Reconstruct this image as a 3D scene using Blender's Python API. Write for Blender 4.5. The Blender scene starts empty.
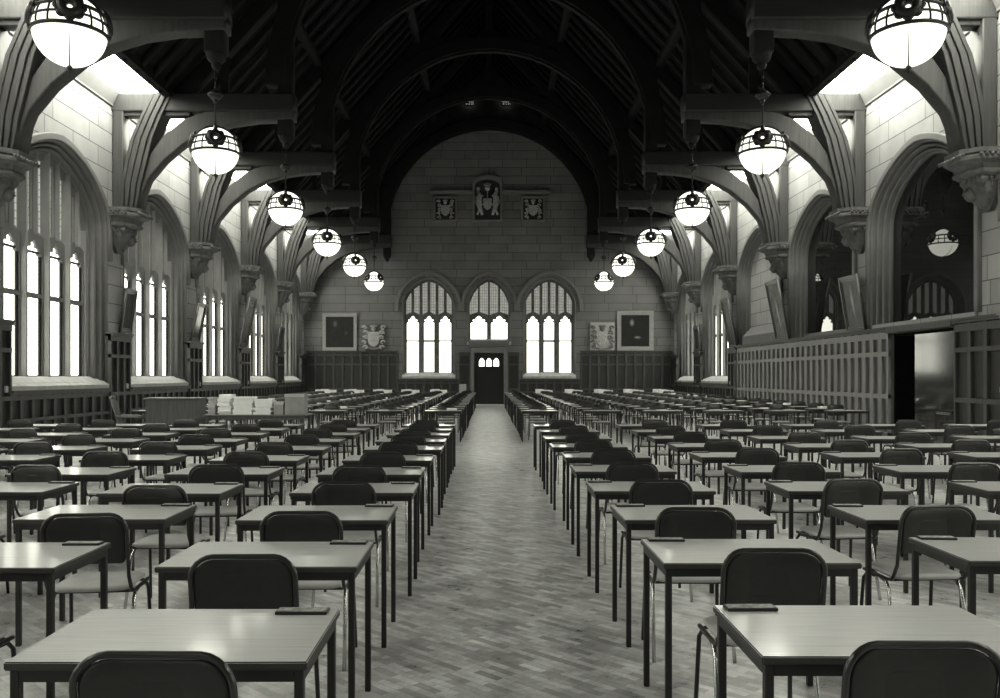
import bpy, bmesh, math, random
from mathutils import Vector, Matrix
R = random.Random(7)
SC = bpy.context.scene
COL = SC.collection
PI = math.pi
TINT = (0.992, 1.0, 0.86, 1.0)

# ------------------------------------------------------------------ materials
def new_mat(name):
    m = bpy.data.materials.new(name); m.use_nodes = True
    nt = m.node_tree
    return m, nt, nt.nodes['Principled BSDF']

def plain(name, v, rough=0.6, metal=0.0, spec=0.5, noise=0.0, nscale=8.0, coat=0.0, bump=0.0):
    m, nt, b = new_mat(name)
    c = v if isinstance(v, tuple) else (v, v, v)
    b.inputs['Base Color'].default_value = (*c, 1)
    b.inputs['Roughness'].default_value = rough
    b.inputs['Metallic'].default_value = metal
    b.inputs['Specular IOR Level'].default_value = spec
    b.inputs['Coat Weight'].default_value = coat
    b.inputs['Coat Roughness'].default_value = 0.12
    if noise or bump:
        tc = nt.nodes.new('ShaderNodeTexCoord')
        n = nt.nodes.new('ShaderNodeTexNoise'); n.inputs['Scale'].default_value = nscale; n.inputs['Detail'].default_value = 5
        nt.links.new(tc.outputs['Object'], n.inputs['Vector'])
    if noise:
        r = nt.nodes.new('ShaderNodeValToRGB')
        r.color_ramp.elements[0].position = .3; r.color_ramp.elements[1].position = .7
        r.color_ramp.elements[0].color = (*[x*(1-noise) for x in c], 1)
        r.color_ramp.elements[1].color = (*[min(1, x*(1+noise)) for x in c], 1)
        nt.links.new(n.outputs['Fac'], r.inputs['Fac']); nt.links.new(r.outputs['Color'], b.inputs['Base Color'])
    if bump:
        bp = nt.nodes.new('ShaderNodeBump'); bp.inputs['Strength'].default_value = bump; bp.inputs['Distance'].default_value = .02
        nt.links.new(n.outputs['Fac'], bp.inputs['Height']); nt.links.new(bp.outputs['Normal'], b.inputs['Normal'])
    return m

def wood(name, v, rough, axis='X', amp=.22, stretch=14.0, scale=3.0, coat=0.0, spec=.5):
    """long grain along one object axis"""
    m, nt, b = new_mat(name)
    tc = nt.nodes.new('ShaderNodeTexCoord'); mp = nt.nodes.new('ShaderNodeMapping')
    s = [stretch]*3; s['XYZ'.index(axis)] = .8
    mp.inputs['Scale'].default_value = s
    n = nt.nodes.new('ShaderNodeTexNoise'); n.inputs['Scale'].default_value = scale; n.inputs['Detail'].default_value = 6
    r = nt.nodes.new('ShaderNodeValToRGB')
    r.color_ramp.elements[0].position = .3; r.color_ramp.elements[1].position = .72
    r.color_ramp.elements[0].color = (v*(1-amp),)*3 + (1,); r.color_ramp.elements[1].color = (v*(1+amp),)*3 + (1,)
    nt.links.new(tc.outputs['Object'], mp.inputs['Vector']); nt.links.new(mp.outputs['Vector'], n.inputs['Vector'])
    nt.links.new(n.outputs['Fac'], r.inputs['Fac']); nt.links.new(r.outputs['Color'], b.inputs['Base Color'])
    b.inputs['Roughness'].default_value = rough; b.inputs['Coat Weight'].default_value = coat; b.inputs['Coat Roughness'].default_value = .1
    b.inputs['Specular IOR Level'].default_value = spec
    return m

def ashlar(name, u, v=.5, bw=1.15, bh=.46):
    """coursed stone blocks with thin joints; u = horizontal world axis of the wall"""
    m, nt, b = new_mat(name)
    tc = nt.nodes.new('ShaderNodeTexCoord'); sp = nt.nodes.new('ShaderNodeSeparateXYZ'); cb = nt.nodes.new('ShaderNodeCombineXYZ')
    nt.links.new(tc.outputs['Object'], sp.inputs[0])
    nt.links.new(sp.outputs[u], cb.inputs['X']); nt.links.new(sp.outputs['Z'], cb.inputs['Y'])
    br = nt.nodes.new('ShaderNodeTexBrick')
    br.inputs['Scale'].default_value = 1; br.inputs['Brick Width'].default_value = bw; br.inputs['Row Height'].default_value = bh
    br.inputs['Mortar Size'].default_value = .014; br.inputs['Mortar Smooth'].default_value = .3
    br.inputs['Color1'].default_value = (v*1.08,)*3+(1,); br.inputs['Color2'].default_value = (v*.88,)*3+(1,); br.inputs['Mortar'].default_value = (v*.35,)*3+(1,)
    br.offset = .43; br.squash = 1.35; br.squash_frequency = 3
    nt.links.new(cb.outputs[0], br.inputs['Vector'])
    n = nt.nodes.new('ShaderNodeTexNoise'); n.inputs['Scale'].default_value = 1.3; n.inputs['Detail'].default_value = 8
    nt.links.new(tc.outputs['Object'], n.inputs['Vector'])
    rr = nt.nodes.new('ShaderNodeValToRGB'); rr.color_ramp.elements[0].position = .25; rr.color_ramp.elements[1].position = .75
    rr.color_ramp.elements[0].color = (.78,)*3+(1,); rr.color_ramp.elements[1].color = (1.0,)*3+(1,)
    nt.links.new(n.outputs['Fac'], rr.inputs['Fac'])
    mx = nt.nodes.new('ShaderNodeMix'); mx.data_type = 'RGBA'; mx.blend_type = 'MULTIPLY'; mx.inputs[0].default_value = 1
    nt.links.new(br.outputs['Color'], mx.inputs[6]); nt.links.new(rr.outputs['Color'], mx.inputs[7])
    nt.links.new(mx.outputs[2], b.inputs['Base Color'])
    bp = nt.nodes.new('ShaderNodeBump'); bp.invert = True; bp.inputs['Strength'].default_value = .35; bp.inputs['Distance'].default_value = .012
    nt.links.new(br.outputs['Fac'], bp.inputs['Height']); nt.links.new(bp.outputs['Normal'], b.inputs['Normal'])
    b.inputs['Roughness'].default_value = .85; b.inputs['Specular IOR Level'].default_value = .2
    return m

def floor_mat():
    m, nt, b = new_mat('wood_block_floor')
    tc = nt.nodes.new('ShaderNodeTexCoord')
    br = nt.nodes.new('ShaderNodeTexBrick')
    br.inputs['Scale'].default_value = 1; br.inputs['Brick Width'].default_value = .17; br.inputs['Row Height'].default_value = .05
    br.inputs['Mortar Size'].default_value = .001; br.inputs['Mortar Smooth'].default_value = .5
    br.inputs['Color1'].default_value = (.70,)*3+(1,); br.inputs['Color2'].default_value = (.36,)*3+(1,); br.inputs['Mortar'].default_value = (.22,)*3+(1,)
    mp = nt.nodes.new('ShaderNodeMapping'); mp.inputs['Rotation'].default_value = (0, 0, PI/4)
    nt.links.new(tc.outputs['Object'], mp.inputs['Vector']); nt.links.new(mp.outputs[0], br.inputs['Vector'])
    n = nt.nodes.new('ShaderNodeTexNoise'); n.inputs['Scale'].default_value = 3.0; n.inputs['Detail'].default_value = 10; n.inputs['Roughness'].default_value = .78
    nt.links.new(tc.outputs['Object'], n.inputs['Vector'])
    rr = nt.nodes.new('ShaderNodeValToRGB'); rr.color_ramp.elements[0].position = .35; rr.color_ramp.elements[1].position = .65
    rr.color_ramp.elements[0].color = (.55,)*3+(1,); rr.color_ramp.elements[1].color = (1.2,)*3+(1,)
    nt.links.new(n.outputs['Fac'], rr.inputs['Fac'])
    mx = nt.nodes.new('ShaderNodeMix'); mx.data_type = 'RGBA'; mx.blend_type = 'MULTIPLY'; mx.inputs[0].default_value = 1
    nt.links.new(br.outputs['Color'], mx.inputs[6]); nt.links.new(rr.outputs['Color'], mx.inputs[7])
    nt.links.new(mx.outputs[2], b.inputs['Base Color'])
    r2 = nt.nodes.new('ShaderNodeMapRange'); r2.inputs['To Min'].default_value = .16; r2.inputs['To Max'].default_value = .46
    nt.links.new(n.outputs['Fac'], r2.inputs['Value']); nt.links.new(r2.outputs[0], b.inputs['Roughness'])
    bp = nt.nodes.new('ShaderNodeBump'); bp.inputs['Strength'].default_value = .12; bp.inputs['Distance'].default_value = .01
    nt.links.new(n.outputs['Fac'], bp.inputs['Height']); nt.links.new(bp.outputs['Normal'], b.inputs['Normal'])
    return m

def emit(name, strength, lattice=0.0, color=TINT):
    m = bpy.data.materials.new(name); m.use_nodes = True
    nt = m.node_tree; nt.nodes.clear()
    o = nt.nodes.new('ShaderNodeOutputMaterial'); e = nt.nodes.new('ShaderNodeEmission')
    e.inputs['Color'].default_value = color; e.inputs['Strength'].default_value = strength
    nt.links.new(e.outputs[0], o.inputs[0])
    if lattice:
        tc = nt.nodes.new('ShaderNodeTexCoord'); sp = nt.nodes.new('ShaderNodeSeparateXYZ'); cb = nt.nodes.new('ShaderNodeCombineXYZ')
        ad = nt.nodes.new('ShaderNodeMath'); ad.operation = 'ADD'
        nt.links.new(tc.outputs['Object'], sp.inputs[0]); nt.links.new(sp.outputs['X'], ad.inputs[0]); nt.links.new(sp.outputs['Y'], ad.inputs[1])
        nt.links.new(ad.outputs[0], cb.inputs['X']); nt.links.new(sp.outputs['Z'], cb.inputs['Y'])
        br = nt.nodes.new('ShaderNodeTexBrick'); br.offset = 0
        br.inputs['Scale'].default_value = 1; br.inputs['Brick Width'].default_value = lattice; br.inputs['Row Height'].default_value = lattice*1.3
        br.inputs['Mortar Size'].default_value = .012; br.inputs['Color1'].default_value = (.8, .81, .71, 1); br.inputs['Color2'].default_value = (.64, .65, .56, 1)
        br.inputs['Mortar'].default_value = (.30, .30, .26, 1)
        nt.links.new(cb.outputs[0], br.inputs['Vector']); nt.links.new(br.outputs['Color'], e.inputs['Color'])
    return m

M = {
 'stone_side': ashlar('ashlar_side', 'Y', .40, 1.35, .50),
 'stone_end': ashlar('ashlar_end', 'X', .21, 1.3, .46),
 'stone': plain('carved_stone', .19, .85, noise=.08, nscale=2.5, spec=.2),
 'stone_mull': plain('mullion_stone', .30, .85, noise=.1, nscale=3, spec=.2),
 'stone_dark': plain('weathered_stone', .12, .85, noise=.25, nscale=7, bump=.3, spec=.2),
 'stone_pale': plain('pale_stone', .45, .8, noise=.15, nscale=5, spec=.2),
 'relief_light': plain('relief_light', .40, .85, noise=.2, nscale=10, spec=.2),
 'ground': plain('relief_ground', .06, .9, noise=.2, spec=.1),
 'relief_pale': plain('relief_stone', .20, .85, noise=.3, nscale=14, bump=.3, spec=.2),
 'floor': floor_mat(),
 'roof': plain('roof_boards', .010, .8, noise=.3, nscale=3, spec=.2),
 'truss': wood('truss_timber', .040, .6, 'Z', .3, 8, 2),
 'shaded_beam_timber': wood('shaded_beam_timber', .014, .6, 'X', .3, 8, 2),  # darker copy of the truss timber, painting shade on the inboard hammer beam
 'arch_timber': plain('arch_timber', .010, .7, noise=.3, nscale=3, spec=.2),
 'dark_wood': wood('dark_panelling', .055, .5, 'Z', .35, 10, 3),
 'dark_board_shade': wood('dark_board_shade', .022, .55, 'Z', .35, 10, 3),  # panelling wood darkened to paint shade in the recessed panels
 'oak_board_shade': wood('oak_board_shade', .11, .55, 'Z', .25, 10, 3),  # oak darkened the same way, recess shade put into the colour
 'oak': wood('oak_screen', .25, .5, 'Z', .25, 10, 3),
 'door': wood('door_oak', .012, .5, 'Z', .3, 10, 3),
 'polish': wood('polished_door', .03, .09, 'Z', .5, 6, 2, coat=.8),
 'void': plain('passage_shade', .004, .9, spec=.1),  # near-black colour standing in for the shade inside the side doorway
 'desk_top': wood('desk_laminate', .48, .28, 'X', .14, 22, 4, coat=.35),
 'desk_edge': plain('desk_edge', .035, .5),
 'steel': plain('black_steel', .012, .45),
 'back': plain('charcoal_vinyl', .016, .42, noise=.15, nscale=30),
 'rim': plain('dull_tube', .06, .32, metal=.8),
 'chrome': plain('chrome_tube', .50, .25, metal=1.0),
 'seat': plain('seat_vinyl', .42, .5, noise=.12, nscale=9),
 'iron': plain('wrought_iron', .012, .5, metal=.3),
 'lead': plain('casement_iron', .02, .5),
 'darkglass': plain('dark_glass', .010, .012, spec=1.0),
 'paper': plain('paper', .82, .8, noise=.05),
 'paper_grey': plain('grey_paper', .42, .8, noise=.1),
 'card_top': plain('number_card', .24, .6, noise=.75, nscale=45),
 'card_box': plain('cardboard', .24, .8, noise=.1),
 'gilt': plain('gilt_frame', .34, .4, metal=.3, noise=.10, nscale=6),
 'frame_dark': plain('dark_frame', .05, .3),
 'counter': wood('counter_wood', .10, .45, 'X', .3, 12, 3),
 'glass': emit('daylight_glass', 4.2),
 'leaded': emit('leaded_glass', 0.62, .13),
 'far_glass': emit('far_daylight_glass', 4.0),
 'far_leaded': emit('far_leaded_glass', 0.40, .12),
 'skylight': emit('skylight_glass', 15.0),
 'globe': emit('globe_glass', 1.9),
 'glow': emit('vent_glow', 1.5),
}

def painting(name, base, face, hand, streak=False):
    m, nt, b = new_mat(name)
    tc = nt.nodes.new('ShaderNodeTexCoord')
    acc = None
    def blob(c, r, val):
        nonlocal acc
        mp = nt.nodes.new('ShaderNodeMapping'); mp.vector_type = 'TEXTURE'
        mp.inputs['Location'].default_value = (c[0], c[1], c[2]); mp.inputs['Scale'].default_value = r
        g = nt.nodes.new('ShaderNodeTexGradient'); g.gradient_type = 'SPHERICAL'
        nt.links.new(tc.outputs['Object'], mp.inputs['Vector']); nt.links.new(mp.outputs[0], g.inputs['Vector'])
        k = nt.nodes.new('ShaderNodeMath'); k.operation = 'MULTIPLY'; k.inputs[1].default_value = val
        nt.links.new(g.outputs['Fac'], k.inputs[0])
        if acc is None: acc = k.outputs[0]
        else:
            a = nt.nodes.new('ShaderNodeMath'); a.operation = 'ADD'
            nt.links.new(acc, a.inputs[0]); nt.links.new(k.outputs[0], a.inputs[1]); acc = a.outputs[0]
    blob(*face); blob(*hand)
    n = nt.nodes.new('ShaderNodeTexNoise'); n.inputs['Scale'].default_value = 4; n.inputs['Detail'].default_value = 6
    nt.links.new(tc.outputs['Object'], n.inputs['Vector'])
    k = nt.nodes.new('ShaderNodeMath'); k.operation = 'MULTIPLY'; k.inputs[1].default_value = base
    nt.links.new(n.outputs['Fac'], k.inputs[0])
    a = nt.nodes.new('ShaderNodeMath'); a.operation = 'ADD'
    nt.links.new(acc, a.inputs[0]); nt.links.new(k.outputs[0], a.inputs[1])
    nt.links.new(a.outputs[0], b.inputs['Base Color'])
    b.inputs['Roughness'].default_value = .35
    return m

# ------------------------------------------------------------------ object helpers
def mesh_of(bm, name, mats):
    me = bpy.data.meshes.new(name); bm.to_mesh(me); bm.free()
    for k in (mats if isinstance(mats, (list, tuple)) else [mats]): me.materials.append(M[k] if isinstance(k, str) else k)
    return me

def link(name, data, parent=None, loc=None, rot=None):
    o = bpy.data.objects.new(name, data); COL.objects.link(o)
    if parent: o.parent = parent
    if loc: o.location = loc
    if rot: o.rotation_euler = rot
    return o

def obj(name, bm, mats, parent=None): return link(name, mesh_of(bm, name, mats), parent)

def tag(o, label, cat, group=None):
    o['label'] = label; o['category'] = cat
    if group: o['group'] = group
    return o
def thing(name, label, cat, loc=(0, 0, 0), rz=0, group=None, rot=None):
    o = link(name, None, None, loc, rot or (0, 0, rz)); return tag(o, label, cat, group)
def struct(o, label=None):
    o['kind'] = 'structure'
    if label: o['label'] = label
    return o

def box(bm, lo, hi, mi=0):
    x0, y0, z0 = lo; x1, y1, z1 = hi
    v = [bm.verts.new(p) for p in ((x0,y0,z0),(x1,y0,z0),(x1,y1,z0),(x0,y1,z0),(x0,y0,z1),(x1,y0,z1),(x1,y1,z1),(x0,y1,z1))]
    for f in ((0,3,2,1),(4,5,6,7),(0,1,5,4),(1,2,6,5),(2,3,7,6),(3,0,4,7)):
        bm.faces.new([v[i] for i in f]).material_index = mi
def bevel(bm, w=.005, seg=2):
    bmesh.ops.bevel(bm, geom=bm.edges[:], offset=w, segments=seg, affect='EDGES', clamp_overlap=True)
def bx(lo, hi, bv=0, seg=1):
    bm = bmesh.new(); box(bm, lo, hi)
    if bv: bevel(bm, bv, seg)
    return bm

def tube(bm, pts, r, n=8, mi=0, cap=True):
    pts = [Vector(p) for p in pts]; rings = []
    up0 = None
    for i, p in enumerate(pts):
        d = (pts[min(i+1, len(pts)-1)] - pts[max(i-1, 0)]).normalized()
        if up0 is None:
            up0 = d.orthogonal().normalized()
        a = (up0 - d*up0.dot(d)).normalized(); up0 = a; b = d.cross(a)
        rr = r[i] if isinstance(r, (list, tuple)) else r
        rings.append([bm.verts.new(p + (a*math.cos(2*PI*k/n) + b*math.sin(2*PI*k/n))*rr) for k in range(n)])
    for i in range(len(rings)-1):
        for k in range(n):
            f = bm.faces.new((rings[i][k], rings[i][(k+1) % n], rings[i+1][(k+1) % n], rings[i+1][k])); f.smooth = True; f.material_index = mi
    if cap:
        for rg in (rings[0][::-1], rings[-1]):
            bm.faces.new(rg).material_index = mi

def ball(bm, c, r, seg=12, sx=1, sy=1, sz=1, mi=0):
    res = bmesh.ops.create_uvsphere(bm, u_segments=seg, v_segments=max(6, seg*2//3), radius=r)
    for v in res['verts']: v.co = Vector((v.co.x*sx, v.co.y*sy, v.co.z*sz)) + Vector(c)
    for v in res['verts']:
        for f in v.link_faces: f.smooth = True; f.material_index = mi

def ring(bm, c, R0, r, axis='Z', n=32, k=6, mi=0):
    rows = []
    for i in range(n):
        a = 2*PI*i/n
        row = []
        for j in range(k):
            b = 2*PI*j/k
            q = (R0 + r*math.cos(b)); p = Vector((q*math.cos(a), q*math.sin(a), r*math.sin(b)))
            if axis == 'Y': p = Vector((p.x, p.z, p.y))
            row.append(bm.verts.new(p + Vector(c)))
        rows.append(row)
    for i in range(n):
        for j in range(k):
            f = bm.faces.new((rows[i][j], rows[(i+1) % n][j], rows[(i+1) % n][(j+1) % k], rows[i][(j+1) % k])); f.smooth = True; f.material_index = mi

def plate(outer, holes=(), w0=0.0, w1=.1, plane='XZ', bv=0):
    """filled 2D outline with holes, given real thickness from w0 to w1; returned as a bmesh in world axes"""
    cu = bpy.data.curves.new('outline', 'CURVE'); cu.dimensions = '2D'; cu.fill_mode = 'BOTH'
    cu.extrude = abs(w1-w0)/2 - bv
    if bv: cu.bevel_depth = bv; cu.bevel_resolution = 1; cu.offset = -bv
    for loop in [outer, *holes]:
        s = cu.splines.new('POLY'); s.points.add(len(loop)-1); s.use_cyclic_u = True
        for p, q in zip(s.points, loop): p.co = (q[0], q[1], 0, 1)
    o = bpy.data.objects.new('outline', cu); COL.objects.link(o)
    dg = bpy.context.evaluated_depsgraph_get()
    me = bpy.data.meshes.new_from_object(o.evaluated_get(dg))
    bm = bmesh.new(); bm.from_mesh(me)
    bpy.data.objects.remove(o); bpy.data.curves.remove(cu); bpy.data.meshes.remove(me)
    mid = (w0+w1)/2
    for v in bm.verts:
        u, vv, w = v.co
        v.co = (u, w+mid, vv) if plane == 'XZ' else (w+mid, u, vv)
    bmesh.ops.remove_doubles(bm, verts=bm.verts, dist=1e-5)
    bmesh.ops.recalc_face_normals(bm, faces=bm.faces)
    for f in bm.faces: f.material_index = 0
    return bm

def merge(*bms):
    out = bmesh.new()
    for b in bms:
        me = bpy.data.meshes.new('t'); b.to_mesh(me); b.free(); out.from_mesh(me); bpy.data.meshes.remove(me)
    return out
def xf(bm, mat):
    bmesh.ops.transform(bm, matrix=mat, verts=bm.verts)
    if mat.determinant() < 0: bmesh.ops.reverse_faces(bm, faces=bm.faces)
    return bm

# ------------------------------------------------------------------ dimensions
WX = 10.05            # side walls
FY = 47.2             # end wall
BY = -6.6             # wall behind
TR = [-0.6, 5.4, 11.4, 17.4, 23.4, 29.4, 35.4, 41.4, 46.58]
BAYS = [-3.6, 2.4, 8.4, 14.4, 20.4, 26.4, 32.4, 38.4, 44.25]
WTOP = 8.8

def arch_z(x, w, spring, apex, p=1.55, q=2.0):
    u = min(1, abs(x)/w)
    return spring + (apex-spring)*max(0, 1-u**p)**(1/q)
def arch(c, w, base, spring, apex, n=28):
    pts = [(c-w, base)]
    for i in range(n+1):
        x = -w*math.cos(PI*i/n)
        pts.append((c+x, arch_z(x, w, spring, apex)))
    pts.append((c+w, base))
    return pts
def arch_band(c, wo, ao, wi, ai, base, spring, n=28):
    o = arch(c, wo, base, spring, ao, n); i = arch(c, wi, base, spring, ai, n)
    return o + i[::-1]

# ------------------------------------------------------------------ shell
def shell():
    f = struct(obj('floor', bx((-WX-1, BY-.5, -.2), (WX+1, FY+.6, 0)), 'floor'))
    holes = lambda skip=(): [arch(c, 2.5 if c < 44 else 2.3, 1.42, 5.3, 7.06 if c < 44 else 6.98) for c in BAYS if c not in skip]
    out = [(BY, 0), (FY+.6, 0), (FY+.6, WTOP), (BY, WTOP)]
    hl = holes()
    for h in hl: pass
    struct(obj('wall_left', plate(out, hl, -WX-.6, -WX, 'YZ'), 'stone_side'))
    door = [(18.6, .02), (21.55, .02), (21.55, 2.62), (18.6, 2.62)]
    hr = [h if not (18 < (h[0][0]+h[-1][0])/2 < 22) else arch(20.4, 2.5, 2.9, 5.3, 7.06) for h in hl]
    struct(obj('wall_right', plate(out, hr + [door], WX, WX+.6, 'YZ'), 'stone_side'))
    # end wall
    hs = [arch(s*3.27, 1.42, 1.62, 5.35, 6.85) for s in (-1, 1)] + [arch(0, 1.17, 3.5, 5.35, 6.85)]
    hs.append([(-.86, .02), (-.86, 2.9), (.86, 2.9), (.86, .02)])
    gable = [(-WX-.6, 0), (WX+.6, 0), (WX+.6, WTOP), (8.8, 9.2), (0, 18.8), (-8.8, 9.2), (-WX-.6, WTOP)]
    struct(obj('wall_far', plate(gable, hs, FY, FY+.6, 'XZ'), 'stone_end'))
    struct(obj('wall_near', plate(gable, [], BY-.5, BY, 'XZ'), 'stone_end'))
    # roof slopes
    bm = bmesh.new()
    for s in (-1, 1):
        q = [(s*8.6, BY-.5, 9.12), (s*8.6, FY+.6, 9.12), (0, FY+.6, 18.6), (0, BY-.5, 18.6)]
        a = [bm.verts.new(p) for p in q]; b = [bm.verts.new((p[0]+s*.12, p[1], p[2]+.12)) for p in q]
        bm.faces.new(a); bm.faces.new(b[::-1])
        for i in range(4): bm.faces.new((a[i], b[i], b[(i+1) % 4], a[(i+1) % 4]))
        # common rafters and purlins
        y = BY
        d = Vector((-8.6*s, 0, 9.48)).normalized()
        while y < FY:
            p0 = Vector((s*8.6, y, 9.0)); p1 = Vector((0, y, 18.45))
            tube(bm, [p0, p1], .10, 4); y += .75
        for t in (.33, .66):
            p = Vector((s*8.6, 0, 9.0)).lerp(Vector((0, 0, 18.4)), t)
            tube(bm, [(p.x, BY, p.z), (p.x, FY, p.z)], .2, 4)
    bmesh.ops.recalc_face_normals(bm, faces=bm.faces)
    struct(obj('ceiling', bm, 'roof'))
    # cornice, coving and the inner kerb of the skylights
    for s, nm in ((-1, 'trim_1'), (1, 'trim_2')):
        bm = bmesh.new()
        prof = [(WX+.05, WTOP), (WX-.05, WTOP-.05), (WX-.05, WTOP), (WX-.2, 9.12), (WX-.2, 9.3), (WX+.3, 9.3), (WX+.3, WTOP)]
        rows = [[bm.verts.new((s*x, y, z)) for x, z in prof] for y in (BY, FY)]
        for i in range(len(prof)):
            j = (i+1) % len(prof); bm.faces.new((rows[0][i], rows[0][j], rows[1][j], rows[1][i]))
        bmesh.ops.recalc_face_normals(bm, faces=bm.faces)
        struct(obj(nm, bm, 'stone'))
    for s, nm in ((-1, 'trim_3'), (1, 'trim_4')):
        struct(obj(nm, bx((min(s*8.42, s*8.66), BY, 9.0), (max(s*8.42, s*8.66), FY, 9.5)), 'arch_timber'))
    ys = [BY] + TR
    for s in (-1, 1):
        for a, b in zip(ys, ys[1:]):
            lo, hi = sorted((s*8.62, s*9.9))
            o = obj('skylight', bx((lo, a+.1, 9.14), (hi, b-.1, 9.16)), 'skylight'); struct(o)

# ------------------------------------------------------------------ windows
def cusp_head(c, h, z0, top):
    k = top-z0
    half = [(-1, 0), (-1, .28), (-.60, .34), (-.78, .50), (-.72, .62), (-.34, .64), (-.36, .80), (-.16, .88), (0, 1)]
    pts = [(c+a*h, z0+b*k) for a, b in half]
    return pts + [(2*c-x, z) for x, z in pts[-2::-1]]
def tracery(W, base, transom, head, spring, apex, n, mull=.13, side=.10):
    """outline of the stone tracery (local u around 0), its holes, and the centre and half width of each light"""
    pitch = 2*(W-side+mull/2)/n; holes = []; lights = []
    for i in range(n):
        c = -(W-side+mull/2) + pitch*(i+.5); h = (pitch-mull)/2; lights.append((c, h))
        z0 = base+.10
        if transom:
            holes.append([(c-h, z0), (c+h, z0), (c+h, transom-.045), (c-h, transom-.045)])
            z0 = transom+.045
        head_c = min(head, arch_z(abs(c)+h, W, spring, apex)-.12)
        holes.append([(c+h, z0), (c-h, z0)] + cusp_head(c, h, head_c-.55, head_c))
        for s in (-1, 1):
            cc = c+s*pitch/4; hh = pitch/4-(.075 if pitch < .9 else .05)
            zb = head+.16; ts = [arch_z(cc+k*hh, W, spring, apex)-.16 for k in (-1, 0, 1)]
            zb_in = head+.04                         # the foot dips between the cusped heads
            if min(ts[0], ts[2])-zb < .12: continue
            inner = (cc-s*hh); outer = cc+s*hh
            pl = [(inner, zb+.04), (cc, zb-.04), (outer, zb_in)]
            pr = [(outer, ts[1+s]), (cc, min(ts[1], max(ts[0], ts[2])+.16)), (inner, ts[1-s])]
            holes.append(pl + pr)
    return holes, lights

def window_meshes(W, base, transom, head, spring, apex, n, rings, plane, sgn, face, glassX, tracX, iron, glassm, leadm, hood=None, sill_out=.12, tracm='stone', mull=.13, side=.10, mfront=None):
    """meshes of a window for a wall whose room-side face is at `face`; sgn = direction (along the wall normal axis) away from the room"""
    P = lambda o, h, a, b, bv=0: plate(o, h, face+sgn*min(a, b) if sgn > 0 else face-max(a, b), face+sgn*max(a, b) if sgn > 0 else face-min(a, b), plane, bv)
    res = {}
    ms = []
    for (wo, ao, wi, ai, d0, d1) in rings:
        ms.append(P(arch_band(0, wo, ao, wi, ai, base, spring), [], d0, d1, .03))
    if hood:
        wo, ao, wi, ai, d0, d1, hb = hood
        ms.append(P(arch_band(0, wo, ao, wi, ai, hb, spring), [], d0, d1, .025))
    res['arch_moulding'] = mesh_of(merge(*ms), 'arch_moulding', 'stone')
    holes, lights = tracery(W, base, transom, head, spring, apex, n, mull, side)
    res['tracery'] = mesh_of(P(arch(0, W+.04, base, spring, apex+.04), holes, *tracX, 0), 'tracery', tracm)
    zs = head-.02
    g = P([(-W, base+.05), (W, base+.05), (W, zs), (-W, zs)], [], glassX, glassX+.02)
    res['glass'] = mesh_of(g, 'glass', glassm)
    top = [(-W, zs+.0)] + [(x, max(zs+.01, z)) for x, z in arch(0, W, base, spring, apex)[1:-1]] + [(W, zs)]
    res['leaded_glass'] = mesh_of(P(top, [], glassX, glassX+.02), 'leaded_glass', leadm)
    bms = []
    for i, (c, h) in enumerate(lights):
        if iron == 'all' or (iron == 'mid' and i == 1):
            t = .075 if mfront else .05; hz = head-.30
            o = [(c-h-.01, base+.09), (c+h+.01, base+.09), (c+h+.01, hz+.02), (c-h-.01, hz+.02)]
            hl = [[(c-h+t, base+.14), (c+h-t, base+.14), (c+h-t, transom-.06), (c-h+t, transom-.06)],
                  [(c-h+t, transom+.06), (c+h-t, transom+.06), (c+h-t, hz-.03), (c-h+t, hz-.03)]]
            bms.append(P(o, hl, glassX-.06, glassX-.01))
    if bms: res['casement'] = mesh_of(merge(*bms), 'casement', 'lead')
    if mfront:          # moulded mullions, wider at the glass than at the front
        bm = bmesh.new()
        def prism(u, hb, hf, d0, d1, za, zb):
            q = [(d0, u-hf), (d0, u+hf), (d1, u+hb), (d1, u-hb)]
            r = [[bm.verts.new((face+sgn*d, v, z)) for d, v in q] for z in (za, zb)]
            for i in range(4): bm.faces.new((r[0][i], r[0][(i+1) % 4], r[1][(i+1) % 4], r[1][i]))
            bm.faces.new(r[0]); bm.faces.new(r[1][::-1])
        for i, (c, h) in enumerate(lights):
            if i: prism(c-h-mull/2, .105, .035, mfront, glassX-.03, base+.1, arch_z(c-h-mull/2, W, spring, apex)+.06)
            prism(c, .06, .025, mfront+.02, glassX-.03, head+.1, arch_z(c, W, spring, apex)+.06)
        for u in (-W, W): prism(u, .12, .03, mfront+.07, glassX-.03, base+.1, spring)
        bmesh.ops.recalc_face_normals(bm, faces=bm.faces)
        res['mullion'] = mesh_of(bm, 'mullion', 'stone_mull')
    # sloping sill
    bm = bmesh.new(); w2 = rings[0][0]
    q = [((mfront or tracX[0])+.02, base+.11), (-sill_out, base-.10), (-sill_out, base-.22), (tracX[1], base-.22), (tracX[1], base+.11)]
    rows = []
    for u in (-w2, w2):
        rows.append([bm.verts.new((u, face+sgn*d, z) if plane == 'XZ' else (face+sgn*d, u, z)) for d, z in q])
    for i in range(5): bm.faces.new((rows[0][i], rows[0][(i+1) % 5], rows[1][(i+1) % 5], rows[1][i]))
    bm.faces.new(rows[0]); bm.faces.new(rows[1][::-1]); bmesh.ops.recalc_face_normals(bm, faces=bm.faces)
    res['sill'] = mesh_of(bm, 'sill', 'stone_pale')
    return res

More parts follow.
